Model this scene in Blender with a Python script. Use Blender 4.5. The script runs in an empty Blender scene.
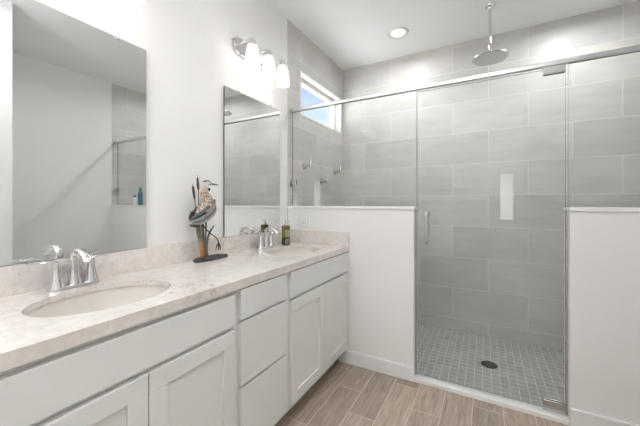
import bpy, bmesh, math, random
from mathutils import Vector, Matrix
random.seed(4)
PI = math.pi
S = bpy.context.scene
C = S.collection

# ------------------------------------------------------------------ camera
cam_d = bpy.data.cameras.new('camera')
cam = bpy.data.objects.new('camera', cam_d); C.objects.link(cam)
cam.location = (1.4516, 0.0, 1.1983)
cam.rotation_euler = (PI/2, 0, 0.5058)
cam_d.sensor_width = 36.0
cam_d.lens = 299.71/640*36.0
cam_d.shift_y = -(213-203.37)/640
cam_d.clip_start = 0.02
S.camera = cam
# ------------------------------------------------------------------ look
S.view_settings.view_transform = 'Standard'
S.view_settings.look = 'None'
S.view_settings.gamma = 1.0
S.view_settings.use_curve_mapping = False
S.view_settings.exposure = 0.20
S.cycles.max_bounces = 14
S.cycles.diffuse_bounces = 8
S.cycles.glossy_bounces = 8
S.cycles.transmission_bounces = 10
S.cycles.transparent_max_bounces = 24
S.cycles.caustics_reflective = False
S.cycles.caustics_refractive = False
S.cycles.sample_clamp_indirect = 6.0
S.cycles.use_denoising = True
# ------------------------------------------------------------------ sky
W = bpy.data.worlds.new('sky'); S.world = W; W.use_nodes = True
nt = W.node_tree; nt.nodes.clear()
wo = nt.nodes.new('ShaderNodeOutputWorld'); bg = nt.nodes.new('ShaderNodeBackground')
tc = nt.nodes.new('ShaderNodeTexCoord'); sp = nt.nodes.new('ShaderNodeSeparateXYZ')
rp = nt.nodes.new('ShaderNodeValToRGB')
nt.links.new(tc.outputs['Generated'], sp.inputs[0]); nt.links.new(sp.outputs['Z'], rp.inputs[0])
rp.color_ramp.elements[0].position = 0.0; rp.color_ramp.elements[0].color = (1.0, 1.0, 0.98, 1)
rp.color_ramp.elements[1].position = 0.60; rp.color_ramp.elements[1].color = (0.035, 0.055, 0.10, 1)
e = rp.color_ramp.elements.new(0.38); e.color = (0.050, 0.072, 0.112, 1)
e = rp.color_ramp.elements.new(0.27); e.color = (0.088, 0.104, 0.120, 1)
e = rp.color_ramp.elements.new(0.14); e.color = (0.27, 0.29, 0.31, 1)
nt.links.new(rp.outputs[0], bg.inputs[0]); bg.inputs[1].default_value = 8.0
nt.links.new(bg.outputs[0], wo.inputs[0])

BULB = 0.18          # vanity bulbs (W)
DOWN = 9.0         # recessed downlights (W)

# added unseen uplight: extra fill bounced off the ceiling behind the camera
fl = bpy.data.lights.new('added_fill_uplight', 'AREA'); fl.shape = 'DISK'; fl.size = 0.35; fl.energy = 40.0; fl.color = (0.93, 0.97, 1.0)
flo = bpy.data.objects.new('added_fill_uplight', fl); C.objects.link(flo); flo.location = (0.75, -0.80, 1.75)
flo.rotation_euler = (math.radians(180), 0, 0)

# ------------------------------------------------------------------ room numbers
H = 2.74            # ceiling
WX = 2.78           # right wall
YP0, YP1 = 2.07, 2.20   # pony walls
PH = 1.155          # pony wall height without cap
YB = 3.17           # shower back wall
YF = -1.30          # front wall (behind the camera)
XL, XR = 1.027, 1.848   # shower opening
CZ = 0.8814         # countertop height
SF = -0.03          # shower floor

# ------------------------------------------------------------------ node helpers
def new_mat(name):
    m = bpy.data.materials.new(name); m.use_nodes = True
    b = m.node_tree.nodes['Principled BSDF']
    return m, m.node_tree, b
def N(nt, t, **kw):
    n = nt.nodes.new(t)
    for k, v in kw.items(): setattr(n, k, v)
    return n
def mth(nt, op, a, b=None, c=None):
    n = nt.nodes.new('ShaderNodeMath'); n.operation = op
    for i, x in enumerate((a, b, c)):
        if x is None: continue
        if isinstance(x, (int, float)): n.inputs[i].default_value = x
        else: nt.links.new(x, n.inputs[i])
    return n.outputs[0]
def mix(nt, f, a, b, bt='MIX'):
    n = nt.nodes.new('ShaderNodeMix'); n.data_type = 'RGBA'; n.blend_type = bt
    for i, x in ((0, f), (6, a), (7, b)):
        if isinstance(x, (int, float)): n.inputs[i].default_value = x
        elif isinstance(x, tuple): n.inputs[i].default_value = x
        else: nt.links.new(x, n.inputs[i])
    return n.outputs[2]
def ramp(nt, f, stops):
    n = nt.nodes.new('ShaderNodeValToRGB'); cr = n.color_ramp
    cr.elements[0].position, cr.elements[0].color = stops[0][0], (*stops[0][1], 1)
    cr.elements[1].position, cr.elements[1].color = stops[-1][0], (*stops[-1][1], 1)
    for p, c in stops[1:-1]:
        e = cr.elements.new(p); e.color = (*c, 1)
    nt.links.new(f, n.inputs[0]); return n.outputs[0]
def noise(nt, vec, scale, detail=4, rough=0.55, dist=0.0):
    n = nt.nodes.new('ShaderNodeTexNoise')
    n.inputs['Scale'].default_value = scale; n.inputs['Detail'].default_value = detail
    n.inputs['Roughness'].default_value = rough; n.inputs['Distortion'].default_value = dist
    nt.links.new(vec, n.inputs['Vector']); return n.outputs[0]
def xyz(nt):
    t = nt.nodes.new('ShaderNodeTexCoord'); s = nt.nodes.new('ShaderNodeSeparateXYZ')
    nt.links.new(t.outputs['Object'], s.inputs[0]); return s.outputs[0], s.outputs[1], s.outputs[2]
def comb(nt, a, b, c):
    n = nt.nodes.new('ShaderNodeCombineXYZ')
    for i, x in enumerate((a, b, c)):
        if isinstance(x, (int, float)): n.inputs[i].default_value = x
        else: nt.links.new(x, n.inputs[i])
    return n.outputs[0]
def tiles(nt, U, V, L, w, step, g):
    """grout mask (1 = grout), random value per tile, local u, local v"""
    vr = mth(nt, 'DIVIDE', V, w); row = mth(nt, 'FLOOR', vr)
    ur = mth(nt, 'ADD', mth(nt, 'DIVIDE', U, L), mth(nt, 'MULTIPLY', row, step))
    col = mth(nt, 'FLOOR', ur)
    fu = mth(nt, 'MULTIPLY', mth(nt, 'FRACT', ur), L); fv = mth(nt, 'MULTIPLY', mth(nt, 'FRACT', vr), w)
    eu = mth(nt, 'MINIMUM', fu, mth(nt, 'SUBTRACT', L, fu)); ev = mth(nt, 'MINIMUM', fv, mth(nt, 'SUBTRACT', w, fv))
    ed = mth(nt, 'MINIMUM', eu, ev)
    mr = nt.nodes.new('ShaderNodeMapRange'); mr.interpolation_type = 'SMOOTHSTEP'
    nt.links.new(ed, mr.inputs[0]); mr.inputs[1].default_value = g*0.35; mr.inputs[2].default_value = g*0.75
    mr.inputs[3].default_value = 1.0; mr.inputs[4].default_value = 0.0
    wn = nt.nodes.new('ShaderNodeTexWhiteNoise'); wn.noise_dimensions = '3D'
    nt.links.new(comb(nt, row, col, 3.3), wn.inputs['Vector'])
    return mr.outputs[0], wn.outputs['Value'], row, col
def bump(nt, b, h, strength=0.2, dist=0.002):
    n = nt.nodes.new('ShaderNodeBump'); n.inputs['Strength'].default_value = strength
    n.inputs['Distance'].default_value = dist
    nt.links.new(h, n.inputs['Height']); nt.links.new(n.outputs[0], b.inputs['Normal'])

def simple(name, col, rough=0.5, metal=0.0, spec=0.5, vary=0.03, scale=6.0, coat=0.0):
    m, nt, b = new_mat(name)
    x, y, z = xyz(nt); v = comb(nt, x, y, z)
    n = noise(nt, v, scale)
    c0 = tuple(max(0, c*(1-vary)) for c in col); c1 = tuple(min(1, c*(1+vary)) for c in col)
    nt.links.new(ramp(nt, n, [(0.3, c0), (0.7, c1)]), b.inputs['Base Color'])
    b.inputs['Roughness'].default_value = rough; b.inputs['Metallic'].default_value = metal
    b.inputs['Specular IOR Level'].default_value = spec; b.inputs['Coat Weight'].default_value = coat
    return m
def paint(name, col, rough=0.6):
    m, nt, b = new_mat(name)
    x, y, z = xyz(nt); v = comb(nt, x, y, z)
    n = noise(nt, v, 1.5)
    nt.links.new(ramp(nt, n, [(0.3, tuple(c*0.985 for c in col)), (0.7, tuple(min(1, c*1.01) for c in col))]), b.inputs['Base Color'])
    b.inputs['Roughness'].default_value = rough; b.inputs['Specular IOR Level'].default_value = 0.3
    bump(nt, b, noise(nt, v, 220, 2), 0.06, 0.0006)
    return m
def wall_tile(name, axis):
    m, nt, b = new_mat(name)
    x, y, z = xyz(nt)
    U = mth(nt, 'SUBTRACT', x, 1.168) if axis == 'x' else mth(nt, 'SUBTRACT', y, YB-0.30)
    V = mth(nt, 'SUBTRACT', z, 0.085)
    g, r, row, col = tiles(nt, U, V, 0.606, 0.2975, 0.5, 0.0040)
    off = mth(nt, 'MULTIPLY', r, 37.0)
    hv = comb(nt, mth(nt, 'ADD', mth(nt, 'MULTIPLY', U, 1.6), off), mth(nt, 'MULTIPLY', V, 7.0), off)
    cl = noise(nt, hv, 2.2, 6, 0.62, 0.4)
    cv = comb(nt, mth(nt, 'ADD', U, off), V, off)
    c2 = noise(nt, cv, 3.0, 3, 0.5)
    c = ramp(nt, cl, [(0.28, (0.48, 0.465, 0.447)), (0.48, (0.565, 0.55, 0.53)), (0.75, (0.64, 0.625, 0.60))])
    c = mix(nt, 0.45, c, ramp(nt, c2, [(0.3, (0.50, 0.487, 0.468)), (0.7, (0.63, 0.616, 0.592))]))
    tint = ramp(nt, r, [(0.0, (0.93, 0.93, 0.94)), (1.0, (1.06, 1.05, 1.03))])
    c = mix(nt, 1.0, c, tint, 'MULTIPLY')
    c = mix(nt, g, c, (0.72, 0.705, 0.68, 1))
    nt.links.new(c, b.inputs['Base Color']); b.inputs['Roughness'].default_value = 0.42
    bump(nt, b, mth(nt, 'MULTIPLY', g, -1.0), 0.4, 0.0015)
    return m
def wood_tile():
    m, nt, b = new_mat('wood look floor tile')
    x, y, z = xyz(nt)
    V = mth(nt, 'SUBTRACT', x, 0.604); U = mth(nt, 'SUBTRACT', y, 1.79)
    g, r, row, col = tiles(nt, U, V, 0.61, 0.1557, 1/3, 0.0042)
    off = mth(nt, 'MULTIPLY', r, 53.0)
    gv = comb(nt, mth(nt, 'MULTIPLY', U, 1.1), mth(nt, 'ADD', mth(nt, 'MULTIPLY', V, 11.0), off), off)
    gr = noise(nt, gv, 3.0, 8, 0.65, 1.6)
    fv = comb(nt, mth(nt, 'MULTIPLY', U, 3.0), mth(nt, 'ADD', mth(nt, 'MULTIPLY', V, 90.0), off), off)
    fg = noise(nt, fv, 2.0, 4, 0.6, 0.3)
    c = ramp(nt, gr, [(0.32, (0.24, 0.18, 0.14)), (0.5, (0.375, 0.297, 0.238)), (0.66, (0.53, 0.44, 0.365))])
    c = mix(nt, 0.35, c, ramp(nt, fg, [(0.3, (0.27, 0.21, 0.165)), (0.7, (0.55, 0.46, 0.385))]))
    kv = comb(nt, mth(nt, 'ADD', U, off), mth(nt, 'MULTIPLY', V, 1.4), off)
    vo = nt.nodes.new('ShaderNodeTexVoronoi'); vo.inputs['Scale'].default_value = 2.6
    nt.links.new(kv, vo.inputs['Vector'])
    kn = ramp(nt, vo.outputs['Distance'], [(0.03, (0.45, 0.42, 0.4)), (0.085, (1, 1, 1))])
    c = mix(nt, 1.0, c, kn, 'MULTIPLY')
    c = mix(nt, 1.0, c, ramp(nt, r, [(0.0, (0.86, 0.86, 0.87)), (1.0, (1.12, 1.1, 1.08))]), 'MULTIPLY')
    c = mix(nt, g, c, (0.56, 0.50, 0.44, 1))
    nt.links.new(c, b.inputs['Base Color']); b.inputs['Roughness'].default_value = 0.48
    bump(nt, b, mth(nt, 'ADD', mth(nt, 'MULTIPLY', g, -1.0), mth(nt, 'MULTIPLY', fg, 0.25)), 0.3, 0.001)
    return m
def mosaic():
    m, nt, b = new_mat('grey square mosaic')
    x, y, z = xyz(nt)
    g, r, row, col = tiles(nt, x, y, 0.0530, 0.0530, 0.0, 0.0045)
    n = noise(nt, comb(nt, x, y, z), 9.0, 5)
    c = ramp(nt, n, [(0.3, (0.31, 0.305, 0.295)), (0.7, (0.38, 0.373, 0.36))])
    c = mix(nt, 1.0, c, ramp(nt, r, [(0.0, (0.9, 0.9, 0.92)), (1.0, (1.07, 1.06, 1.04))]), 'MULTIPLY')
    c = mix(nt, g, c, (0.55, 0.545, 0.525, 1))
    nt.links.new(c, b.inputs['Base Color']); b.inputs['Roughness'].default_value = 0.45
    bump(nt, b, mth(nt, 'MULTIPLY', g, -1.0), 0.4, 0.001)
    return m
def quartz():
    m, nt, b = new_mat('warm white quartz')
    x, y, z = xyz(nt); v = comb(nt, x, y, z)
    n1 = noise(nt, v, 9.0, 8, 0.7, 1.0)
    vein = ramp(nt, mth(nt, 'ABSOLUTE', mth(nt, 'SUBTRACT', n1, 0.5)), [(0.0, (0.50, 0.44, 0.40)), (0.008, (0.78, 0.73, 0.69)), (0.022, (1, 1, 1))])
    msk = ramp(nt, noise(nt, v, 3.1, 3), [(0.50, (0, 0, 0)), (0.66, (1, 1, 1))])
    n2 = noise(nt, v, 26.0, 6, 0.7)
    base = ramp(nt, n2, [(0.30, (0.63, 0.575, 0.54)), (0.62, (0.74, 0.695, 0.66))])
    sp = ramp(nt, noise(nt, v, 60.0, 4, 0.7), [(0.30, (0.42, 0.36, 0.32)), (0.37, (1, 1, 1))])
    c = mix(nt, msk, base, mix(nt, 1.0, base, vein, 'MULTIPLY'))
    c = mix(nt, 0.65, c, mix(nt, 1.0, c, sp, 'MULTIPLY'))
    nt.links.new(c, b.inputs['Base Color']); b.inputs['Roughness'].default_value = 0.16
    return m
def glass_mat(name, tint=(0.988, 0.993, 0.990), rough=0.0):
    m, nt, b = new_mat(name); nt.nodes.remove(b)
    out = [n for n in nt.nodes if n.type == 'OUTPUT_MATERIAL'][0]
    t = N(nt, 'ShaderNodeBsdfTransparent'); t.inputs[0].default_value = (*tint, 1)
    g = N(nt, 'ShaderNodeBsdfGlossy'); g.inputs['Roughness'].default_value = rough
    f = N(nt, 'ShaderNodeFresnel'); f.inputs[0].default_value = 1.5
    geo = N(nt, 'ShaderNodeNewGeometry')
    # same reflectance from both sides of each face
    fm = mth(nt, 'MULTIPLY', f.outputs[0], mth(nt, 'SUBTRACT', 1.0, geo.outputs['Backfacing']))
    mx = N(nt, 'ShaderNodeMixShader')
    nt.links.new(fm, mx.inputs[0]); nt.links.new(t.outputs[0], mx.inputs[1]); nt.links.new(g.outputs[0], mx.inputs[2])
    nt.links.new(mx.outputs[0], out.inputs[0])
    return m
def emit(name, col, s):
    m, nt, b = new_mat(name)
    b.inputs['Base Color'].default_value = (*col, 1)
    b.inputs['Emission Color'].default_value = (*col, 1); b.inputs['Emission Strength'].default_value = s
    return m

M = {}
M['wall'] = paint('warm grey wall paint', (0.81, 0.80, 0.785))
M['ceil'] = paint('white ceiling paint', (0.91, 0.915, 0.92), 0.8)
M['trim'] = simple('white trim enamel', (0.80, 0.80, 0.79), 0.35)
M['cab'] = simple('painted cabinet grey white', (0.73, 0.735, 0.715), 0.42, vary=0.012)
M['cabin'] = simple('cabinet interior', (0.52, 0.51, 0.48), 0.6)
M['toe'] = simple('toe board', (0.60, 0.61, 0.60), 0.5)
M['tx'] = wall_tile('grey shower tile back', 'x')
M['ty'] = wall_tile('grey shower tile side', 'y')
M['floor'] = wood_tile()
M['mosaic'] = mosaic()
M['quartz'] = quartz()
M['glass'] = glass_mat('clear shower glass')
M['pane'] = glass_mat('window glass', (0.98, 0.99, 1.0))
M['edge'] = simple('green glass edge', (0.16, 0.22, 0.20), 0.2)
M['chrome'] = simple('polished chrome', (0.72, 0.72, 0.73), 0.05, 1.0, vary=0.02)
M['nickel'] = simple('satin chrome', (0.62, 0.62, 0.62), 0.24, 1.0, vary=0.02)
M['rail'] = simple('brushed chrome rail', (0.74, 0.74, 0.74), 0.32, 1.0, vary=0.02)
M['marble'] = simple('white marble sill', (0.82, 0.81, 0.79), 0.25, vary=0.05, scale=9)
M['ceramic'] = simple('white ceramic', (0.66, 0.62, 0.575), 0.12, vary=0.01)
M['plastic'] = simple('white plastic', (0.78, 0.77, 0.75), 0.35, vary=0.01)
M['dark'] = simple('dark slot', (0.05, 0.05, 0.05), 0.5)
M['drain'] = simple('dark bronze drain', (0.10, 0.095, 0.09), 0.35, 0.8, vary=0.1, scale=60)
M['seal'] = simple('grey glass channel', (0.55, 0.56, 0.56), 0.25, 0.7)
M['mirror'], nt_, b_ = new_mat('mirror silver')
b_.inputs['Base Color'].default_value = (0.86, 0.885, 0.88, 1); b_.inputs['Metallic'].default_value = 1; b_.inputs['Roughness'].default_value = 0.0
M['mback'] = simple('mirror edge', (0.10, 0.11, 0.11), 0.3)

# frosted lamp glass: lets its own bulb shine through
M['shade'], nt_, b_ = new_mat('frosted lamp glass')
o_ = [n for n in nt_.nodes if n.type == 'OUTPUT_MATERIAL'][0]; nt_.nodes.remove(b_)
tr = N(nt_, 'ShaderNodeBsdfTranslucent'); tr.inputs[0].default_value = (0.7, 0.68, 0.67, 1)
df = N(nt_, 'ShaderNodeBsdfDiffuse'); df.inputs[0].default_value = (0.6, 0.58, 0.57, 1)
mx = N(nt_, 'ShaderNodeMixShader'); mx.inputs[0].default_value = 0.45
em = N(nt_, 'ShaderNodeEmission'); em.inputs[0].default_value = (1.0, 0.96, 0.935, 1); em.inputs[1].default_value = 0.75
ad = N(nt_, 'ShaderNodeAddShader')
nt_.links.new(tr.outputs[0], mx.inputs[1]); nt_.links.new(df.outputs[0], mx.inputs[2])
x_, y_, z_ = xyz(nt_)
mr_ = N(nt_, 'ShaderNodeMapRange'); nt_.links.new(z_, mr_.inputs[0])
mr_.inputs[1].default_value = -0.055; mr_.inputs[2].default_value = -0.125; mr_.inputs[3].default_value = 0.22; mr_.inputs[4].default_value = 1.9
nt_.links.new(mr_.outputs[0], em.inputs[1])     # glows strongest around its bulb
nt_.links.new(mx.outputs[0], ad.inputs[0]); nt_.links.new(em.outputs[0], ad.inputs[1]); nt_.links.new(ad.outputs[0], o_.inputs[0])
M['bulb'] = emit('glowing bulb', (1.0, 0.93, 0.86), 9.0)
M['lens'] = emit('downlight lens', (1.0, 0.98, 0.95), 7.0)

# ------------------------------------------------------------------ mesh helpers
def obj(name, bm, mat, parent=None, smooth=None, bevel=None):
    me = bpy.data.meshes.new(name)
    bmesh.ops.recalc_face_normals(bm, faces=bm.faces)
    bm.to_mesh(me); bm.free()
    mats = mat if isinstance(mat, (list, tuple)) else [mat]
    for m in mats: me.materials.append(m)
    o = bpy.data.objects.new(name, me); C.objects.link(o)
    if smooth is not None:
        me.polygons.foreach_set('use_smooth', [True]*len(me.polygons))
        if smooth < PI: me.set_sharp_from_angle(angle=smooth)
    if bevel:
        md = o.modifiers.new('bevel', 'BEVEL'); md.width = bevel; md.segments = 2; md.limit_method = 'ANGLE'
        md.angle_limit = math.radians(40); md.harden_normals = False
    if parent is not None: o.parent = parent
    return o
def thing(name, label, cat, loc=(0, 0, 0), rz=0, group=None):
    o = bpy.data.objects.new(name, None); C.objects.link(o); o.empty_display_size = 0.05
    o.location = loc; o.rotation_euler = (0, 0, rz)
    o['label'] = label; o['category'] = cat
    if group: o['group'] = group
    return o
def tag(o, label, cat, group=None):
    o['label'] = label; o['category'] = cat
    if group: o['group'] = group
    return o
def struct(name, bm, mat, parent=None, bevel=None):
    o = obj(name, bm, mat, parent, bevel=bevel)
    if parent is None: o['kind'] = 'structure'
    return o
def BM(): return bmesh.new()
def box(bm, x0, x1, y0, y1, z0, z1, mi=0):
    vs = [bm.verts.new((x, y, z)) for z in (z0, z1) for x, y in ((x0, y0), (x1, y0), (x1, y1), (x0, y1))]
    for f in ((0, 3, 2, 1), (4, 5, 6, 7), (0, 1, 5, 4), (1, 2, 6, 5), (2, 3, 7, 6), (3, 0, 4, 7)):
        bm.faces.new([vs[i] for i in f]).material_index = mi
    return bm
def cbox(x0, x1, y0, y1, z0, z1): return box(BM(), x0, x1, y0, y1, z0, z1)
def lathe(bm, prof, cx=0, cy=0, cz=0, n=32, sx=1, sy=1, axis='z', cap=True):
    rings = []
    for r, h in prof:
        ring = []
        for i in range(n):
            a = 2*PI*i/n; p = (r*math.cos(a)*sx, r*math.sin(a)*sy, h)
            if axis == 'x': p = (p[2], p[0], p[1])
            if axis == 'y': p = (p[0], p[2], p[1])
            ring.append(bm.verts.new((cx+p[0], cy+p[1], cz+p[2])))
        rings.append(ring)
    for a, b in zip(rings, rings[1:]):
        for i in range(n): bm.faces.new((a[i], a[(i+1) % n], b[(i+1) % n], b[i]))
    if cap: bm.faces.new(rings[0][::-1]); bm.faces.new(rings[-1])
    return bm
def tube(bm, pts, rad, n=12, flat=None, up=None, sub=0):
    """tube along pts; rad number or list; flat = list or number of thickness factors along 'up'"""
    P = [Vector(p) for p in pts]
    R = list(rad) if isinstance(rad, (list, tuple)) else [rad]*len(P)
    Fl = list(flat) if isinstance(flat, (list, tuple)) else [flat or 1.0]*len(P)
    if sub:
        P2, R2, F2 = [], [], []
        for i in range(len(P)-1):
            p0 = P[max(i-1, 0)]; p1 = P[i]; p2 = P[i+1]; p3 = P[min(i+2, len(P)-1)]
            for k in range(sub):
                t = k/sub
                P2.append(0.5*((2*p1)+(p2-p0)*t+(2*p0-5*p1+4*p2-p3)*t*t+(3*p1-p0-3*p2+p3)*t**3))
                R2.append(R[i]*(1-t)+R[i+1]*t); F2.append(Fl[i]*(1-t)+Fl[i+1]*t)
        P2.append(P[-1]); R2.append(R[-1]); F2.append(Fl[-1]); P, R, Fl = P2, R2, F2
    U = Vector(up) if up else None; rings = []; prev = None
    for i, p in enumerate(P):
        t = (P[min(i+1, len(P)-1)]-P[max(i-1, 0)]).normalized()
        if U is not None: a = U-t*U.dot(t)
        elif prev is None:
            q = Vector((0, 0, 1)) if abs(t.z) < 0.9 else Vector((1, 0, 0)); a = q-t*q.dot(t)
        else: a = prev-t*prev.dot(t)
        a.normalize(); prev = a; b = t.cross(a)
        rings.append([bm.verts.new(p+R[i]*(a*math.cos(2*PI*k/n)*Fl[i]+b*math.sin(2*PI*k/n))) for k in range(n)])
    for a, b in zip(rings, rings[1:]):
        for k in range(n): bm.faces.new((a[k], a[(k+1) % n], b[(k+1) % n], b[k]))
    bm.faces.new(rings[0][::-1]); bm.faces.new(rings[-1])
    return bm
def sphere(bm, c, r, sx=1, sy=1, sz=1, n=16, mat=None):
    g = bmesh.ops.create_uvsphere(bm, u_segments=n, v_segments=max(6, n*2//3), radius=r)
    m_ = (mat or Matrix.Identity(4))
    for v in g['verts']:
        v.co = Vector(c) + (m_ @ Vector((v.co.x*sx, v.co.y*sy, v.co.z*sz)))
    return bm
def copy_tree(o, parent=None):
    c = o.copy(); C.objects.link(c)
    if parent is not None: c.parent = parent
    for ch in list(o.children): copy_tree(ch, c)
    return c
def slab_with_holes(x0, x1, y0, y1, z0, z1, holes):
    """horizontal slab with elliptical through-holes (cx, cy, a, b) ordered along y"""
    bm = BM()
    ys = [y0] + [(holes[i][1]+holes[i+1][1])/2 for i in range(len(holes)-1)] + [y1]
    for k, (cx, cy, a, b) in enumerate(holes):
        ya, yb = ys[k], ys[k+1]; n = 72; ang = [2*PI*i/n for i in range(n)]
        def edge(t):
            c, s = math.cos(t), math.sin(t); best = 1e9
            if c > 1e-9: best = min(best, (x1-cx)/c)
            if c < -1e-9: best = min(best, (x0-cx)/c)
            if s > 1e-9: best = min(best, (yb-cy)/s)
            if s < -1e-9: best = min(best, (ya-cy)/s)
            return [cx+c*best, cy+s*best]
        outer = [edge(t) for t in ang]
        for X in (x0, x1):
            for Y in (ya, yb):
                j = min(range(n), key=lambda i: (outer[i][0]-X)**2+(outer[i][1]-Y)**2); outer[j] = [X, Y]
        inner = [[cx+a*math.cos(t), cy+b*math.sin(t)] for t in ang]
        L = {}
        for nm, pts in (('o', outer), ('i', inner)):
            for z in (z0, z1): L[nm, z] = [bm.verts.new((p[0], p[1], z)) for p in pts]
        for i in range(n):
            j = (i+1) % n
            bm.faces.new((L['o', z1][i], L['o', z1][j], L['i', z1][j], L['i', z1][i]))
            bm.faces.new((L['o', z0][j], L['o', z0][i], L['i', z0][i], L['i', z0][j]))
            bm.faces.new((L['i', z1][i], L['i', z1][j], L['i', z0][j], L['i', z0][i]))
            p, q = outer[i], outer[j]
            inside = any(abs(p[1]-yy) < 1e-7 and abs(q[1]-yy) < 1e-7 for yy in ys[1:-1])
            if not inside: bm.faces.new((L['o', z1][j], L['o', z1][i], L['o', z0][i], L['o', z0][j]))
    bmesh.ops.remove_doubles(bm, verts=bm.verts, dist=1e-5)
    return bm
def wall_opening(bm, ax, p0, p1, a0, a1, z0, z1, oa0, oa1, oz0, oz1):
    """wall slab with a rectangular opening; ax = normal axis"""
    for (b0, b1, c0, c1) in ((a0, oa0, z0, z1), (oa1, a1, z0, z1), (oa0, oa1, z0, oz0), (oa0, oa1, oz1, z1)):
        if ax == 'x': box(bm, p0, p1, b0, b1, c0, c1)
        else: box(bm, b0, b1, p0, p1, c0, c1)
    return bm

# ================================================================== STRUCTURE
T = 0.12
WY0, WY1, WZ0, WZ1 = 2.253, 3.115, 1.985, 2.385       # transom
struct('floor', cbox(0, WX, YF, YP0+0.0, -0.10, 0.0), M['floor'])
struct('floor_shower', box(cbox(0, WX, YP1, YB, -0.10, SF), XL, XR, 2.140, YP1, -0.10, SF), M['mosaic'])
struct('ceiling', cbox(-T, WX+T, YF-T, YB+T, H, H+0.1), M['ceil'])
struct('wall_left', cbox(-T, 0, YF-T, 2.058, -0.1, H), M['wall'])
struct('wall_shower_left', wall_opening(BM(), 'x', -T, 0, 2.058, YB+T, -0.1, H, WY0, WY1, WZ0, WZ1), M['ty'])
struct('wall_back', cbox(0, WX, YB, YB+T, -0.1, H), M['tx'])
struct('wall_right', cbox(WX, WX+T, YF-T, YP0, -0.1, H), M['wall'])
struct('wall_shower_right', cbox(WX, WX+T, YP0, YB+T, -0.1, H), M['ty'])
FW = (1.615, 1.865, 0.90, 1.70)
struct('wall_front', wall_opening(BM(), 'y', YF-T, YF, 0, WX, -0.1, H, *FW), M['wall'])
struct('wall_closet', cbox(1.765, WX, 0.05, 0.870, 0, H), M['wall'])
# pony walls: painted front, tiled on the shower side
def pony(nm, x0, x1, ends):
    bm = cbox(x0, x1, YP0, YP1, 0.0 if True else 0, PH)
    bm.normal_update()
    for f in bm.faces:
        if f.normal.y > 0.5: f.material_index = 1
    return struct(nm, bm, [M['wall'], M['tx']])
pony('wall_pony_left', 0, XL, 1); pony('wall_pony_right', XR, WX, -1)
struct('trim_pony_cap_left', cbox(0, XL+0.006, YP0-0.008, YP1+0.008, PH, PH+0.021), M['marble'], bevel=0.003)
struct('trim_pony_cap_right', cbox(XR-0.006, WX, YP0-0.008, YP1+0.008, PH, PH+0.021), M['marble'], bevel=0.003)
struct('trim_shower_curb', cbox(XL, XR, YP0-0.004, 2.140, -0.10, 0.025), M['marble'], bevel=0.004)
struct('trim_shower_footing', box(cbox(0, XL, YP0, YP1, -0.10, 0.0), XR, WX, YP0, YP1, -0.10, 0.0), M['mosaic'])
def baseboard(nm, x0, x1, y0, y1):
    bm = cbox(x0, x1, y0, y1, 0, 0.098)
    return struct(nm, bm, M['trim'], bevel=0.005)
baseboard('baseboard_pony_left', 0.462, XL, YP0-0.014, YP0)
baseboard('baseboard_pony_right', XR, WX, YP0-0.014, YP0)
baseboard('baseboard_right', WX-0.014, WX, 0.870, YP0-0.014)
baseboard('baseboard_closet_side', 1.751, 1.765, 0.05, 0.870)
baseboard('baseboard_closet_end', 1.751, WX-0.014, 0.870, 0.884)
baseboard('baseboard_front', 0, WX, YF, YF+0.014)
# windows (deep white frames, one pane each)
def frame(bm, ax, p0, p1, a0, a1, z0, z1, t):
    for (b0, b1, c0, c1) in ((a0, a1, z0, z0+t), (a0, a1, z1-t, z1), (a0, a0+t, z0+t, z1-t), (a1-t, a1, z0+t, z1-t)):
        if ax == 'x': box(bm, p0, p1, b0, b1, c0, c1)
        else: box(bm, b0, b1, p0, p1, c0, c1)
    return bm
w1 = obj('window_1', frame(BM(), 'x', -T, 0.006, WY0, WY1, WZ0, WZ1, 0.016), M['trim']); w1['kind'] = 'structure'
obj('window_frame', frame(BM(), 'x', -0.105, -0.060, WY0+0.016, WY1-0.016, WZ0+0.016, WZ1-0.016, 0.042), M['plastic'], w1, bevel=0.004)
obj('pane', cbox(-0.088, -0.080, WY0+0.055, WY1-0.055, WZ0+0.055, WZ1-0.055), M['pane'], w1)
w2 = obj('window_2', frame(BM(), 'y', YF-T, YF+0.006, *FW, 0.012), M['trim']); w2['kind'] = 'structure'
obj('window_frame', frame(BM(), 'y', YF-0.10, YF-0.06, FW[0]+0.012, FW[1]-0.012, FW[2]+0.012, FW[3]-0.012, 0.025), M['plastic'], w2)
obj('pane', cbox(FW[0]+0.034, FW[1]-0.034, YF-0.085, YF-0.078, FW[2]+0.034, FW[3]-0.034), M['pane'], w2)

# ================================================================== RECESSED LIGHTS
def downlight(x, y, label, w, grp=None):
    t = thing('recessed_light', label, 'ceiling light', (x, y, H))
    obj('trim_ring', lathe(BM(), [(0.060, -0.004), (0.078, -0.010), (0.092, -0.007), (0.095, 0.0), (0.060, 0.0), (0.060, -0.004)], n=40, cap=False), M['trim'], t, 0.6)
    obj('lens', lathe(BM(), [(0.060, -0.003), (0.060, -0.001)], n=40), M['lens'], t)
    l = bpy.data.lights.new('downlight', 'AREA'); l.shape = 'DISK'; l.size = 0.12; l.energy = w; l.spread = math.radians(168); l.color = (0.95, 0.98, 1.0)
    lo = bpy.data.objects.new('downlight_lamp', l); C.objects.link(lo); lo.parent = t; lo.location = (0, 0, -0.012)
    return t
downlight(0.755, 2.71, 'round white recessed light glowing in the ceiling above the shower', DOWN*0.60)
downlight(1.25, 0.12, 'added unseen recessed fill light above the bathroom floor nearer the camera', DOWN*0.25)  # added lamp out of view, extra fill for the room
downlight(1.45, 1.15, 'added unseen recessed fill light above the floor in front of the drawers', DOWN*0.8)  # put in above the frame to raise the room's brightness
downlight(2.03, 2.71, 'added unseen recessed fill light above the right side of the shower', DOWN*0.74)  # second shower lamp, unseen, added to lift the upper right tile

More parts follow.
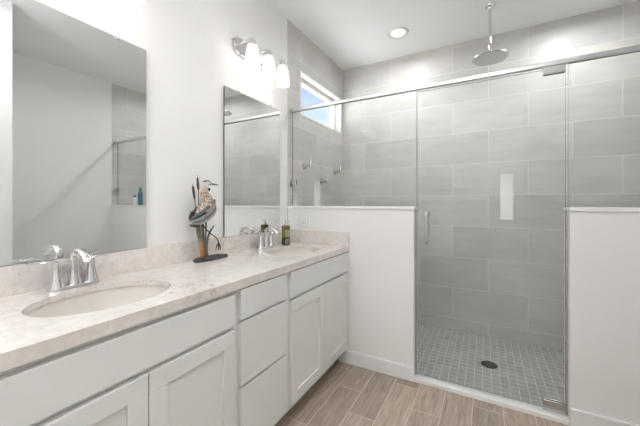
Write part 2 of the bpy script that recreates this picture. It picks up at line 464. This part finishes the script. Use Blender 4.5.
# ================================================================== VANITY
FX = 0.533
def door_panel(parent, y0, y1, z0, z1, x=FX):
    """shaker door: rails and stiles around a recessed panel"""
    s = 0.060; th = 0.021
    bm = frame(BM(), 'x', x, x+th, y0, y1, z0, z1, s)
    d = obj('door', bm, M['cab'], parent, bevel=0.0012)
    obj('panel', cbox(x+0.002, x+th-0.009, y0+s, y1-s, z0+s, z1-s), M['cab'], d)
    return d
def cabinet(nm, label, y0, y1):
    t = thing(nm, label, 'cabinet', (0, y0, 0)); L = y1-y0
    bm = BM()
    box(bm, 0, FX-0.019, 0, 0.018, 0.10, 0.842); box(bm, 0, FX-0.019, L-0.018, L, 0.10, 0.842)
    box(bm, 0, FX-0.019, 0.018, L-0.018, 0.10, 0.118); box(bm, 0, 0.008, 0.018, L-0.018, 0.118, 0.842)
    obj('carcass', bm, M['cabin'], t)
    fr = BM()
    frame(fr, 'x', FX-0.019, FX, 0, L, 0.10, 0.842, 0.030)
    obj('face_frame', fr, M['cab'], t)
    obj('toe_board', cbox(0.440, 0.455, 0, L, 0, 0.10), M['toe'], t)
    return t
g = 'cabinet units of the vanity'
GAP = 0.012
c1 = cabinet('sink_base_cabinet', 'grey white sink cabinet nearest the camera with two shaker doors, left of the drawers', 0.165, 0.938)
o1 = 0.165
def slab(parent, nm, y0, y1, z0, z1): return obj(nm, cbox(FX, FX+0.021, y0, y1, z0, z1), M['cab'], parent, bevel=0.0015)
def rail(parent, y0, y1, z0, z1): return obj('rail', cbox(FX-0.019, FX-0.001, y0, y1, z0, z1), M['cab'], parent)
slab(c1, 'false_drawer_front', 0.190-o1, 0.905-o1, 0.698, 0.824)
rail(c1, 0.03, 0.938-o1-0.03, 0.665, 0.705)
door_panel(c1, 0.190-o1, 0.544-o1, 0.125, 0.680); door_panel(c1, 0.5475-o1, 0.905-o1, 0.125, 0.680)
c2 = cabinet('drawer_cabinet', 'narrow grey white cabinet of three stacked drawers between the sink cabinets', 0.938, 1.290)
o2 = 0.938
for z0, z1 in ((0.708, 0.836), (0.430, 0.694), (0.125, 0.416)):
    slab(c2, 'drawer', 0.940-o2, 1.270-o2, z0, z1)
rail(c2, 0.03, 0.352-0.03, 0.69, 0.712); rail(c2, 0.03, 0.352-0.03, 0.412, 0.434)
c3 = cabinet('sink_base_cabinet', 'grey white sink cabinet with two shaker doors against the half wall', 1.290, 2.069)
o3 = 1.290
slab(c3, 'false_drawer_front', 1.312-o3, 2.048-o3, 0.698, 0.836)
rail(c3, 0.03, 2.069-o3-0.03, 0.665, 0.705)
door_panel(c3, 1.312-o3, 1.678-o3, 0.125, 0.682); door_panel(c3, 1.6815-o3, 2.048-o3, 0.125, 0.682)

SINKS = [(0.305, 0.55, 0.165, 0.213), (0.305, 1.69, 0.165, 0.213)]
tag(obj('countertop', box(slab_with_holes(0.001, 0.559, 0.15, 2.069, CZ-0.020, CZ, SINKS), 0.490, 0.559, 0.15, 2.069, 0.8430, CZ-0.020), M['quartz']), 'long warm white quartz countertop with two sink cutouts on the vanity', 'countertop')
tag(obj('backsplash', cbox(0.001, 0.021, 0.15, 2.069, CZ, CZ+0.102), M['quartz'], bevel=0.002), 'long low quartz backsplash on the countertop under the mirrors', 'backsplash')
tag(obj('side_splash', cbox(0.0215, 0.559, 2.049, 2.069, CZ, CZ+0.102), M['quartz'], bevel=0.002), 'short quartz side splash against the half wall below the outlet', 'side splash')

def sink(cx, cy, label):
    t = thing('sink', label, 'sink', (cx, cy, CZ))
    a, b = 0.172, 0.220
    prof = [(1.05, -0.0205), (0.985, -0.0205), (0.975, -0.035), (0.94, -0.07), (0.85, -0.115), (0.70, -0.142), (0.45, -0.158), (0.16, -0.164)]
    bm = BM(); n = 56; rings = []
    full = prof + [(0.16, -0.172), (0.5, -0.168), (0.76, -0.152), (0.92, -0.120), (1.0, -0.08), (1.05, -0.028)]
    for s, z in full:
        rings.append([bm.verts.new((a*s*math.cos(2*PI*i/n), b*s*math.sin(2*PI*i/n), z)) for i in range(n)])
    rings.append(rings[0])
    for p, q in zip(rings, rings[1:]):
        for i in range(n): bm.faces.new((p[i], p[(i+1) % n], q[(i+1) % n], q[i]))
    obj('basin', bm, M['ceramic'], t, 0.8)
    obj('drain', lathe(BM(), [(0.032, -0.172), (0.032, -0.1625), (0.024, -0.161), (0.022, -0.158), (0.004, -0.156)], n=28), M['chrome'], t, 0.6)
    return t
sink(0.305, 0.55, 'oval white undermount sink nearest the camera, under the large near mirror')
sink(0.305, 1.69, 'oval white undermount sink at the far end beside the soap bottle')

def faucet(y, label):
    t = thing('faucet', label, 'faucet', (0.078, y, CZ), 0, 'chrome faucets on the vanity')
    bm = BM()
    n = 40; R = []
    for s, z in ((1, 0.0004), (1, 0.006), (0.93, 0.011), (0.7, 0.013)):
        ring = []
        for i in range(n):
            a = 2*PI*i/n
            yy = 0.055*(1 if math.sin(a) > 0 else -1)
            ring.append(bm.verts.new((0.027*s*math.cos(a), yy + 0.027*s*math.sin(a), z)))
        R.append(ring)
    for p, q in zip(R, R[1:]):
        for i in range(n): bm.faces.new((p[i], p[(i+1) % n], q[(i+1) % n], q[i]))
    bm.faces.new(R[0][::-1]); bm.faces.new(R[-1])
    obj('base_plate', bm, M['chrome'], t, 0.7)
    cone = [(0.024, 0.010), (0.0205, 0.022), (0.0165, 0.045), (0.0135, 0.070), (0.0125, 0.090), (0.0125, 0.096), (0.006, 0.101)]
    for s in (-1, 1):
        h = obj('handle', lathe(BM(), cone, 0, s*0.055, 0, 28), M['chrome'], t, 0.8)
        obj('lever', tube(BM(), [(0, s*0.050, 0.093), (0.0, s*0.060, 0.102), (0.002, s*0.080, 0.107), (0.004, s*0.108, 0.105), (0.006, s*0.138, 0.110)],
                          [0.007, 0.0095, 0.009, 0.0085, 0.005], 14, [0.8, 0.6, 0.45, 0.4, 0.4], (0, 0, 1), 5), M['chrome'], h, 0.9)
    obj('spout', tube(lathe(BM(), [(0.024, 0.010), (0.0215, 0.022), (0.0175, 0.045), (0.015, 0.075), (0.0138, 0.10), (0.0138, 0.112)], 0, 0, 0, 28),
                      [(-0.001, 0, 0.105), (0.000, 0, 0.120), (0.012, 0, 0.135), (0.038, 0, 0.143), (0.068, 0, 0.138), (0.094, 0, 0.121), (0.106, 0, 0.103)],
                      [0.0135, 0.0138, 0.0140, 0.0142, 0.0148, 0.0148, 0.0140], 18, [1.0, 0.9, 0.6, 0.42, 0.38, 0.42, 0.5], (0.25, 0, 1), 6), M['chrome'], t, 0.9)
    return t
faucet(0.546, 'curved chrome two-handle faucet at the near sink')
faucet(1.685, 'curved chrome two-handle faucet at the far sink beside the soap bottle')

# ================================================================== MIRRORS
def mirror(y0, y1, label):
    t = thing('wall_mirror', label, 'mirror', (0, (y0+y1)/2, 0.9855), 0, 'frameless mirrors over the sinks')
    w = (y1-y0)/2; h = 0.9535
    bm = cbox(0.0095, 0.0150, -w, w, 0, h); bm.normal_update()
    for f in bm.faces:
        if f.normal.x < 0.5: f.material_index = 1
    obj('mirror_glass', bm, [M['mirror'], M['mback']], t)
    obj('backing', cbox(0.0005, 0.0095, -w+0.004, w-0.004, 0.004, h-0.004), M['mback'], t)
    for s in (-1, 1):
        cb = box(cbox(0.0008, 0.019, s*0.165-0.009, s*0.165+0.009, h, h+0.004), 0.0155, 0.019, s*0.165-0.009, s*0.165+0.009, h-0.010, h)
        obj('clip', cb, M['nickel'], t)
    return t
mirror(0.270, 0.8605, 'large frameless mirror above the near sink')
mirror(1.357, 1.933, 'frameless mirror above the far sink behind the heron sculpture')

# ================================================================== VANITY LIGHTS
def vanity_light(y, label):
    t = thing('vanity_light', label, 'wall light', (0, y, 2.245), 0, 'three-shade vanity lights')
    n = 48; bm = BM(); rg = []
    for s, x in ((1, 0.001), (1, 0.016), (0.9, 0.022), (0.6, 0.023)):
        ring = []
        for i in range(n):
            a = 2*PI*i/n
            ring.append(bm.verts.new((x, 0.150*(1 if math.cos(a) > 0 else -1)+0.058*s*math.cos(a), 0.058*s*math.sin(a))))
        rg.append(ring)
    for p, q in zip(rg, rg[1:]):
        for i in range(n): bm.faces.new((p[i], p[(i+1) % n], q[(i+1) % n], q[i]))
    bm.faces.new(rg[0][::-1]); bm.faces.new(rg[-1])
    obj('backplate', bm, M['nickel'], t, 0.7)
    for k in (-1, 0, 1):
        yk = k*0.165
        a = obj('arm', tube(BM(), [(0.02, yk, 0.012), (0.06, yk, 0.016), (0.10, yk, 0.018), (0.128, yk, 0.014), (0.134, yk, -0.002)], 0.0075, 12, sub=4), M['chrome'], t, 0.9)
        obj('socket', lathe(BM(), [(0.012, 0.0), (0.021, -0.006), (0.023, -0.030), (0.020, -0.034)], 0.134, yk, 0.006, 24), M['chrome'], a, 0.6)
        obj('shade', lathe(BM(), [(0.020, -0.026), (0.033, -0.030), (0.037, -0.042), (0.049, -0.172), (0.047, -0.172), (0.035, -0.044), (0.031, -0.034), (0.020, -0.030)], 0.134, yk, 0.0, 32, cap=False), M['shade'], t, 0.9)
        obj('bulb', sphere(BM(), (0.134, yk, -0.105), 0.024, 1, 1, 1.15, 16), M['bulb'], t, 3.2)
        l = bpy.data.lights.new('bulb', 'POINT'); l.energy = BULB; l.color = (1.0, 0.93, 0.88); l.shadow_soft_size = 0.018
        lo = bpy.data.objects.new('bulb_lamp', l); C.objects.link(lo); lo.parent = t; lo.location = (0.134, yk, -0.145)
    return t
vanity_light(0.565, 'three-shade vanity light over the near mirror, reflected in the shower glass')
vanity_light(1.645, 'three-shade chrome vanity light with frosted glass over the far mirror')

# ================================================================== SHOWER ENCLOSURE
GY = 2.12
def glass_panel(nm, x0, x1, z0, z1, parent=None, ch=None):
    bm = cbox(x0, x1, GY-0.005, GY+0.005, z0, z1); bm.normal_update()
    for f in bm.faces:
        if abs(f.normal.y) < 0.5: f.material_index = 1
    return obj(nm, bm, [M['glass'], M['edge']], parent)
CAPZ = PH+0.021
hr = BM(); box(hr, 0.001, WX-0.001, GY-0.014, GY+0.014, 1.972, 2.002)
tag(obj('header_rail', hr, M['rail'], bevel=0.006, smooth=0.5), 'long chrome header rail running across the top of the shower glass', 'rail')
gp = thing('shower_screen', 'clear fixed glass panel on the left half wall of the shower', 'shower screen', (0, GY, CAPZ))
p_ = glass_panel('pane', 0.012, 1.034, CAPZ+0.001, 1.9715, gp); p_.location = (0, -GY, -CAPZ)
gq = thing('shower_screen', 'clear fixed glass panel on the right half wall of the shower', 'shower screen', (XR, GY, CAPZ))
p_ = glass_panel('pane', 1.850, 2.735, CAPZ+0.001, 1.9715, gq); p_.location = (-XR, -GY, -CAPZ)
def clip_at(par, x0, x1, z, off):
    o = obj('wall_clip', box(cbox(x0, x1, GY-0.013, GY-0.0052, z-0.024, z+0.024), x0, x1, GY+0.0052, GY+0.013, z-0.024, z+0.024), M['nickel'], par, bevel=0.002)
    o.location = off
clip_at(gp, 0.001, 0.052, 1.375, (0, -GY, -CAPZ)); clip_at(gq, WX-0.052, WX-0.001, 1.375, (-XR, -GY, -CAPZ))
dr = thing('shower_door', 'frameless clear glass shower door with chrome pull between the half walls', 'door', (1.838, GY, 0.025))
off = (-1.838, -GY, -0.025)
p_ = glass_panel('pane', 1.040, 1.838, 0.034, 1.960, dr); p_.location = off
h_ = obj('handle', tube(tube(BM(), [(1.106, GY-0.0055, 0.940), (1.106, GY-0.040, 0.940), (1.106, GY-0.052, 0.952), (1.106, GY-0.052, 1.118), (1.106, GY-0.040, 1.130), (1.106, GY-0.0055, 1.130)], 0.0095, 14, sub=4),
         [(1.106, GY+0.0055, 0.940), (1.106, GY+0.040, 0.940), (1.106, GY+0.052, 0.952), (1.106, GY+0.052, 1.118), (1.106, GY+0.040, 1.130), (1.106, GY+0.0055, 1.130)], 0.0095, 14, sub=4), M['nickel'], dr, 0.9)
h_.location = off
for z0, z1 in ((1.928, 1.9715), (0.0255, 0.085)):
    o = obj('hinge', box(cbox(1.736, 1.836, GY-0.016, GY-0.0052, z0, z1), 1.736, 1.836, GY+0.0052, GY+0.016, z0, z1), M['nickel'], dr, bevel=0.002)
    o.location = off
o = obj('door_sweep', cbox(1.042, 1.734, GY-0.007, GY+0.006, 0.0255, 0.034), M['glass'], dr); o.location = off
tag(obj('glass_channel', cbox(XL, XL+0.008, GY-0.010, GY+0.010, 0.0255, PH), M['seal']), 'slim grey metal channel on the end of the left half wall beside the door', 'channel')
tag(obj('glass_channel', cbox(XR-0.008, XR, GY-0.010, GY+0.010, 0.0255, PH), M['seal']), 'slim grey metal channel on the end of the right half wall by the hinges', 'channel')

# shower fittings
sh = thing('rain_shower', 'round chrome rain shower head hanging on a pipe from the ceiling', 'shower head', (1.479, 2.691, H))
obj('flange', lathe(BM(), [(0.036, -0.001), (0.034, -0.008), (0.016, -0.014), (0.013, -0.024)], n=28), M['chrome'], sh, 0.6)
obj('pipe', lathe(BM(), [(0.0105, -0.020), (0.0105, -0.360)], n=16), M['chrome'], sh, 0.8)
obj('swivel', lathe(BM(), [(0.013, -0.335), (0.018, -0.345), (0.020, -0.365), (0.016, -0.380), (0.022, -0.392)], n=24), M['chrome'], sh, 0.9)
hd = obj('head', lathe(BM(), [(0.024, -0.388), (0.060, -0.394), (0.115, -0.399), (0.126, -0.404), (0.127, -0.410), (0.122, -0.414)], n=48), M['nickel'], sh, 0.6)
nz = BM()
for ring, cnt in ((0.025, 6), (0.05, 12), (0.075, 18), (0.10, 24)):
    for i in range(cnt):
        a = 2*PI*i/cnt; lathe(nz, [(0.0032, -0.4142), (0.0022, -0.4170)], ring*math.cos(a), ring*math.sin(a), 0, 6)
nzo = obj('nozzles', nz, M['dark'], hd)
def valve(y, z, label, ang):
    t = thing('shower_valve', label, 'shower fitting', (0, y, z), 0, 'chrome fittings on the shower side wall')
    obj('escutcheon', lathe(BM(), [(0.036, 0.0005), (0.035, 0.006), (0.018, 0.010)], n=28, axis='x'), M['chrome'], t, 0.6)
    obj('stem', lathe(BM(), [(0.014, 0.009), (0.013, 0.070), (0.015, 0.074)], n=18, axis='x'), M['nickel'], t, 0.7)
    c, s = math.cos(ang), math.sin(ang)
    obj('lever', tube(BM(), [(0.068, -0.020*c, -0.020*s), (0.070, 0, 0), (0.074, 0.050*c, 0.050*s), (0.076, 0.065*c, 0.065*s)], [0.009, 0.011, 0.007, 0.006], 12, sub=3), M['nickel'], t, 0.9)
    return t
valve(2.32, 1.540, 'chrome lever fitting on the shower side wall, nearest the half wall', PI/2)
valve(2.64, 1.415, 'chrome lever fitting on the shower side wall, lowest and middle of three', PI/2)
valve(2.95, 1.545, 'chrome lever fitting on the shower side wall, nearest the back wall', PI/2)
fd = thing('floor_drain', 'round dark metal drain in the grey mosaic shower floor', 'drain', (1.473, 2.620, SF))
obj('grate', lathe(BM(), [(0.056, 0.0002), (0.056, 0.003), (0.052, 0.0042)], n=36), M['drain'], fd, 0.5)
sb_ = BM()
for k in range(-3, 4):
    w_ = math.sqrt(0.046**2-(k*0.013)**2); box(sb_, -w_, w_, k*0.013-0.0028, k*0.013+0.0028, 0.0043, 0.0047)
obj('slots', sb_, M['dark'], fd)

# ================================================================== SMALL THINGS
ou = thing('outlet', 'white electrical outlet plate mounted sideways on the half wall above the counter', 'outlet', (0.153, YP0, 1.043))
pl_ = obj('cover_plate', cbox(-0.057, 0.057, -0.008, -0.0005, -0.041, 0.041), M['plastic'], ou, bevel=0.0025)
ins = obj('receptacle', cbox(-0.034, 0.034, -0.0105, -0.0075, -0.017, 0.017), M['trim'], pl_)
sl = BM()
for sx in (-0.021, 0.021):
    box(sl, sx-0.005, sx+0.004, -0.0109, -0.0104, 0.005, 0.0068); box(sl, sx-0.005, sx+0.004, -0.0109, -0.0104, -0.0068, -0.005)
box(sl, -0.004, 0.004, -0.0115, -0.0104, -0.008, -0.003); box(sl, -0.004, 0.004, -0.0115, -0.0104, 0.003, 0.008)
obj('slots', sl, simple('grey slots', (0.12, 0.12, 0.12)), ins)

# soap bottle
M['olive'] = simple('olive green liquid', (0.155, 0.16, 0.05), 0.12, vary=0.15, scale=30)
M['darkolive'] = simple('dark olive label', (0.045, 0.048, 0.022), 0.2, vary=0.15, scale=30)
M['amber'] = simple('amber brown band', (0.16, 0.062, 0.015), 0.2, vary=0.2, scale=40)
M['label'] = simple('pale green label', (0.30, 0.33, 0.16), 0.45, vary=0.12, scale=50)
M['clearp'] = simple('clear white plastic', (0.72, 0.70, 0.68), 0.25)
so = thing('soap_bottle', 'green and amber pump soap bottle standing beside the far sink', 'bottle', (0.118, 1.872, CZ), 0.3)
R0 = 0.031
bt = obj('bottle_body', lathe(BM(), [(R0-0.003, 0.0), (R0, 0.003), (R0, 0.140), (R0-0.002, 0.146), (0.016, 0.150)], n=36), M['olive'], so, 0.7)
obj('amber_band', lathe(BM(), [(R0+0.0004, 0.126), (R0+0.0006, 0.128), (R0+0.0006, 0.144), (R0-0.001, 0.1465)], n=36, cap=False), M['amber'], bt, 0.8)
obj('dark_label', lathe(BM(), [(R0+0.0004, 0.004), (R0+0.0007, 0.005), (R0+0.0007, 0.058), (R0+0.0003, 0.059)], n=36, cap=False), M['darkolive'], bt, 0.8)
lb = BM()
for i in range(10):
    a0, a1 = -1.5+i*0.16, -1.5+(i+1)*0.16
    q = [(R0+0.0012)*math.cos(a) for a in (a0, a1)]; r = [(R0+0.0012)*math.sin(a) for a in (a0, a1)]
    lb.faces.new([lb.verts.new(p) for p in ((q[0], r[0], 0.066), (q[1], r[1], 0.066), (q[1], r[1], 0.118), (q[0], r[0], 0.118))])
bmesh.ops.remove_doubles(lb, verts=lb.verts, dist=1e-6)
obj('label', lb, M['label'], bt, 0.8)
mk = BM()
def mark(a0, a1, z0, z1):
    rr = R0+0.0016
    mk.faces.new([mk.verts.new((rr*math.cos(a), rr*math.sin(a), z)) for a, z in ((a0, z0), (a1, z0), (a1, z1), (a0, z1))])
for a in (-1.35, -1.22, -0.92, -0.55, -0.42):
    mark(a, a+0.05, 0.016, 0.045)
for a, z in ((-1.22, 0.016), (-1.22, 0.043), (-0.92, 0.030), (-0.92, 0.043), (-0.42, 0.016), (-0.42, 0.043)):
    mark(a, a+0.2, z, z+0.003)
obj('lettering', mk, M['clearp'], bt)
pu = obj('pump', lathe(BM(), [(0.017, 0.149), (0.017, 0.162), (0.006, 0.165), (0.0055, 0.178), (0.010, 0.180), (0.010, 0.188), (0.004, 0.190)], n=24), M['clearp'], so, 0.6)
obj('nozzle', tube(BM(), [(0.0, 0, 0.185), (0.018, 0, 0.185), (0.034, 0, 0.182), (0.038, 0, 0.177)], [0.005, 0.005, 0.0045, 0.004], 10, sub=3), M['clearp'], pu, 0.9)

# bottles on the right half wall (seen in the near mirror)
def shampoo(x, y, h, r, label, mb, mc):
    t = thing('shampoo_bottle', label, 'bottle', (x, y, CAPZ))
    obj('bottle_body', lathe(BM(), [(r*0.9, 0.0), (r, 0.004), (r, h*0.62), (r*0.85, h*0.72), (r*0.5, h*0.80)], n=28, sy=0.7), mb, t, 0.8)
    obj('cap', lathe(BM(), [(r*0.45, h*0.80), (r*0.45, h*0.96), (r*0.38, h)], n=20), mc, t, 0.6)
    return t
teal = simple('teal plastic', (0.02, 0.17, 0.23), 0.3); wht = simple('white bottle', (0.8, 0.8, 0.78), 0.35); nav = simple('navy cap', (0.03, 0.08, 0.12), 0.3)
shampoo(2.440, YP1-0.030, 0.125, 0.030, 'short white bottle with dark cap on the right half wall', wht, nav)
shampoo(2.325, YP1-0.030, 0.215, 0.036, 'tall teal blue bottle on the right half wall', teal, teal)

# ================================================================== HERON
M['slate'] = simple('dark slate base', (0.055, 0.052, 0.05), 0.55, 0.3, vary=0.5, scale=60)
M['white'] = simple('cream enamel', (0.60, 0.57, 0.53), 0.45, vary=0.08, scale=50)
M['black'] = simple('black metal', (0.02, 0.018, 0.018), 0.4, 0.5)
M['brown'] = simple('cattail brown', (0.06, 0.035, 0.03), 0.6, vary=0.3, scale=60)
M['wing'] = simple('blue grey wing metal', (0.17, 0.19, 0.19), 0.38, 0.55, vary=0.3, scale=40)
M['wingl'] = simple('pale grey wing metal', (0.36, 0.37, 0.35), 0.36, 0.5, vary=0.2, scale=40)
M['wingd'] = simple('dark wing feather', (0.035, 0.035, 0.038), 0.4, 0.5)
M['blade'] = simple('grey green leaf metal', (0.13, 0.135, 0.115), 0.4, 0.6, vary=0.3, scale=40)
# mottled breast
M['mottle'], nt_, b_ = new_mat('mottled copper breast')
x_, y_, z_ = xyz(nt_); v_ = comb(nt_, x_, y_, z_)
nt_.links.new(ramp(nt_, noise(nt_, v_, 95, 3, 0.7), [(0.36, (0.09, 0.06, 0.045)), (0.48, (0.34, 0.25, 0.19)), (0.62, (0.55, 0.49, 0.44))]), b_.inputs['Base Color'])
b_.inputs['Roughness'].default_value = 0.42; b_.inputs['Metallic'].default_value = 0.3
# stalk: tan above, amber below
M['stalk'], nt_, b_ = new_mat('patinated reed metal')
x_, y_, z_ = xyz(nt_)
nt_.links.new(ramp(nt_, mth(nt_, 'ADD', mth(nt_, 'MULTIPLY', z_, 4.5), mth(nt_, 'MULTIPLY', noise(nt_, comb(nt_, x_, y_, z_), 60, 4), 0.12)),
     [(0.08, (0.20, 0.07, 0.02)), (0.25, (0.50, 0.22, 0.06)), (0.50, (0.42, 0.30, 0.17)), (0.62, (0.20, 0.18, 0.13)), (0.95, (0.13, 0.13, 0.10))]), b_.inputs['Base Color'])
b_.inputs['Roughness'].default_value = 0.35; b_.inputs['Metallic'].default_value = 0.5
he = thing('heron_sculpture', 'metal heron sculpture with cattails on a dark base between the two sinks', 'sculpture', (0.09, 1.187, CZ))
bm = BM(); n = 40; rg = []
rnd = [random.uniform(0.90, 1.06) for _ in range(n)]
for s, z in ((0.97, 0.0005), (1.0, 0.006), (0.97, 0.013), (0.86, 0.018), (0.4, 0.021)):
    rg.append([bm.verts.new((0.040*s*rnd[i]*math.cos(2*PI*i/n), 0.118*s*rnd[i]*math.sin(2*PI*i/n), z+random.uniform(0, 0.0015)*(z > 0.01))) for i in range(n)])
for p, q in zip(rg, rg[1:]):
    for i in range(n): bm.faces.new((p[i], p[(i+1) % n], q[(i+1) % n], q[i]))
bm.faces.new(rg[0][::-1]); bm.faces.new(rg[-1])
obj('base', bm, M['slate'], he, 0.5)
# body, neck, head (one continuous body)
bd = obj('body', tube(BM(), [(0, -0.128, 0.213), (0, -0.100, 0.232), (0.002, -0.060, 0.272), (0.004, -0.032, 0.310), (0.003, -0.036, 0.345), (0.001, -0.050, 0.372), (0, -0.044, 0.390), (0.001, -0.034, 0.405)],
     [0.006, 0.020, 0.036, 0.040, 0.030, 0.021, 0.014, 0.010], 20, [0.9, 0.9, 0.95, 0.95, 0.95, 1, 1, 1], (1, 0, 0), 5), M['mottle'], he, 3.2)
obj('neck', tube(BM(), [(0.000, -0.050, 0.375), (0.001, -0.036, 0.397), (0.001, -0.030, 0.412), (0.001, -0.026, 0.424)], [0.016, 0.011, 0.0095, 0.010], 14, sub=4), M['white'], he, 3.2)
hdm = obj('head', tube(BM(), [(0.001, -0.044, 0.428), (0.001, -0.030, 0.428), (0.001, -0.016, 0.427), (0.001, -0.002, 0.426)], [0.005, 0.0125, 0.011, 0.006], 16, sub=4), M['white'], he, 3.2)
obj('beak', tube(BM(), [(0.001, -0.012, 0.427), (0.001, 0.012, 0.426), (0.001, 0.050, 0.424)], [0.0075, 0.0055, 0.0016], 10), M['blade'], hdm, 0.9)
obj('crest', tube(BM(), [(0.001, -0.004, 0.434), (0.001, -0.020, 0.440), (0.000, -0.044, 0.440), (0, -0.062, 0.433)], [0.0035, 0.0055, 0.004, 0.001], 10, sub=3), M['black'], hdm, 0.9)
for s in (-1, 1):
    obj('eye', sphere(BM(), (0.001+s*0.0105, -0.018, 0.424), 0.0042, n=12), M['black'], hdm, 3.2)
obj('throat_patch', tube(BM(), [(0.006, -0.030, 0.402), (0.007, -0.022, 0.396), (0.005, -0.016, 0.388)], [0.0045, 0.0085, 0.004], 10, sub=2), M['black'], he, 0.9)
obj('collar', tube(BM(), [(0.001, -0.062, 0.372), (0.001, -0.050, 0.386), (0.001, -0.034, 0.385), (0.001, -0.026, 0.372)], [0.006, 0.009, 0.009, 0.005], 12, sub=3), M['wing'], he, 0.9)
# wings: layered long feathers, on both flanks
for s in (-1, 1):
    wg = None
    for k, (dz, mat, th) in enumerate(((0.022, 'wing', 0.011), (0.008, 'wingd', 0.0065), (-0.004, 'wingl', 0.0085), (-0.018, 'wing', 0.0085), (-0.030, 'wingl', 0.0075))):
        xo = s*(0.034-0.0015*k)
        pts = [(s*0.010, -0.140+0.004*k, 0.226+dz*0.55), (xo*0.85, -0.105+0.005*k, 0.240+dz), (xo, -0.060+0.007*k, 0.268+dz), (xo*0.9, -0.020+0.007*k, 0.302+dz*0.9), (xo*0.5, 0.014, 0.326+dz*0.5)]
        f_ = obj('wing' if wg is None else 'feather', tube(BM(), pts, [0.003, th*0.9, th*1.1, th, 0.004], 10, 0.45, (1, 0, 0), 5), M[mat], he if wg is None else wg, 0.9)
        if wg is None: wg = f_
obj('tail', tube(BM(), [(0, -0.095, 0.225), (0, -0.118, 0.212), (0, -0.140, 0.200)], [0.016, 0.018, 0.012], 14, 0.45, (1, 0, 0), 3), M['mottle'], he, 0.9)
tp = obj('tail_tip', tube(BM(), [(0.004, -0.142, 0.206), (0.005, -0.118, 0.194), (0.004, -0.092, 0.192)], [0.003, 0.0045, 0.003], 8), M['wingd'], he, 0.9)
obj('plume', tube(BM(), [(0, -0.095, 0.262), (0, -0.125, 0.266), (0, -0.140, 0.276)], [0.003, 0.0035, 0.001], 8), M['brown'], he, 0.9)
# legs
obj('leg', tube(BM(), [(0.006, -0.040, 0.262), (0.004, -0.041, 0.15), (0.002, -0.038, 0.017)], [0.006, 0.0048, 0.0045], 10), M['blade'], he, 0.9)
lg = obj('leg', tube(BM(), [(0.012, -0.072, 0.240), (0.014, -0.068, 0.205), (0.016, -0.055, 0.180), (0.018, -0.020, 0.148), (0.019, 0.016, 0.124), (0.019, 0.032, 0.102), (0.019, 0.036, 0.088)], [0.005, 0.0032, 0.0034, 0.0030, 0.0030, 0.0028, 0.003], 10, sub=3), M['black'], he, 0.9)
for dy, dx in ((-0.022, 0.0), (-0.008, 0.006), (0.006, -0.002), (0.0, 0.012)):
    obj('toe', tube(BM(), [(0.019, 0.036, 0.092), (0.019+dx, 0.036+dy*0.6, 0.074), (0.019+dx*1.3, 0.036+dy, 0.050)], [0.003, 0.0034, 0.0012], 8, sub=2), M['brown'], lg, 0.9)
# reeds
obj('reed', tube(BM(), [(0.000, -0.058, 0.018), (0.000, -0.066, 0.08), (0, -0.082, 0.15), (0, -0.092, 0.215)], [0.015, 0.0145, 0.0150, 0.016], 14, 0.35, (1, 0, 0), 4), M['stalk'], he, 0.9)
obj('reed', tube(BM(), [(-0.010, -0.040, 0.018), (-0.010, -0.040, 0.09), (-0.010, -0.055, 0.20)], [0.011, 0.009, 0.007], 12, 0.3, (1, 0, 0), 4), M['stalk'], he, 0.9)
obj('leaf_blade', tube(BM(), [(0.004, -0.030, 0.018), (0.004, -0.036, 0.08), (0.003, -0.022, 0.135), (0.002, 0.000, 0.170), (0.000, 0.024, 0.192)], [0.0075, 0.0085, 0.0080, 0.006, 0.002], 12, 0.3, (1, 0, 0), 4), M['blade'], he, 0.9)
for pts, hd_ in (([(-0.012, -0.055, 0.018), (-0.014, -0.070, 0.25), (-0.014, -0.076, 0.395)], [(-0.014, -0.0765, 0.392), (-0.014, -0.0785, 0.42), (-0.014, -0.081, 0.455)]),
                 ([(-0.012, -0.060, 0.018), (-0.014, -0.085, 0.20), (-0.014, -0.100, 0.345)], [(-0.014, -0.100, 0.342), (-0.014, -0.105, 0.375), (-0.014, -0.111, 0.408)])):
    ct_ = obj('cattail', tube(BM(), pts, 0.0022, 8, sub=3), M['brown'], he, 0.9)
    obj('cattail_head', tube(BM(), hd_, [0.0050, 0.0072, 0.0052], 12, sub=3), M['brown'], ct_, 0.9)
    e0, e1 = Vector(hd_[1]), Vector(hd_[2])
    obj('cattail_tip', tube(BM(), [e1, e1+(e1-e0)*0.45], [0.0022, 0.001], 6), M['brown'], ct_)
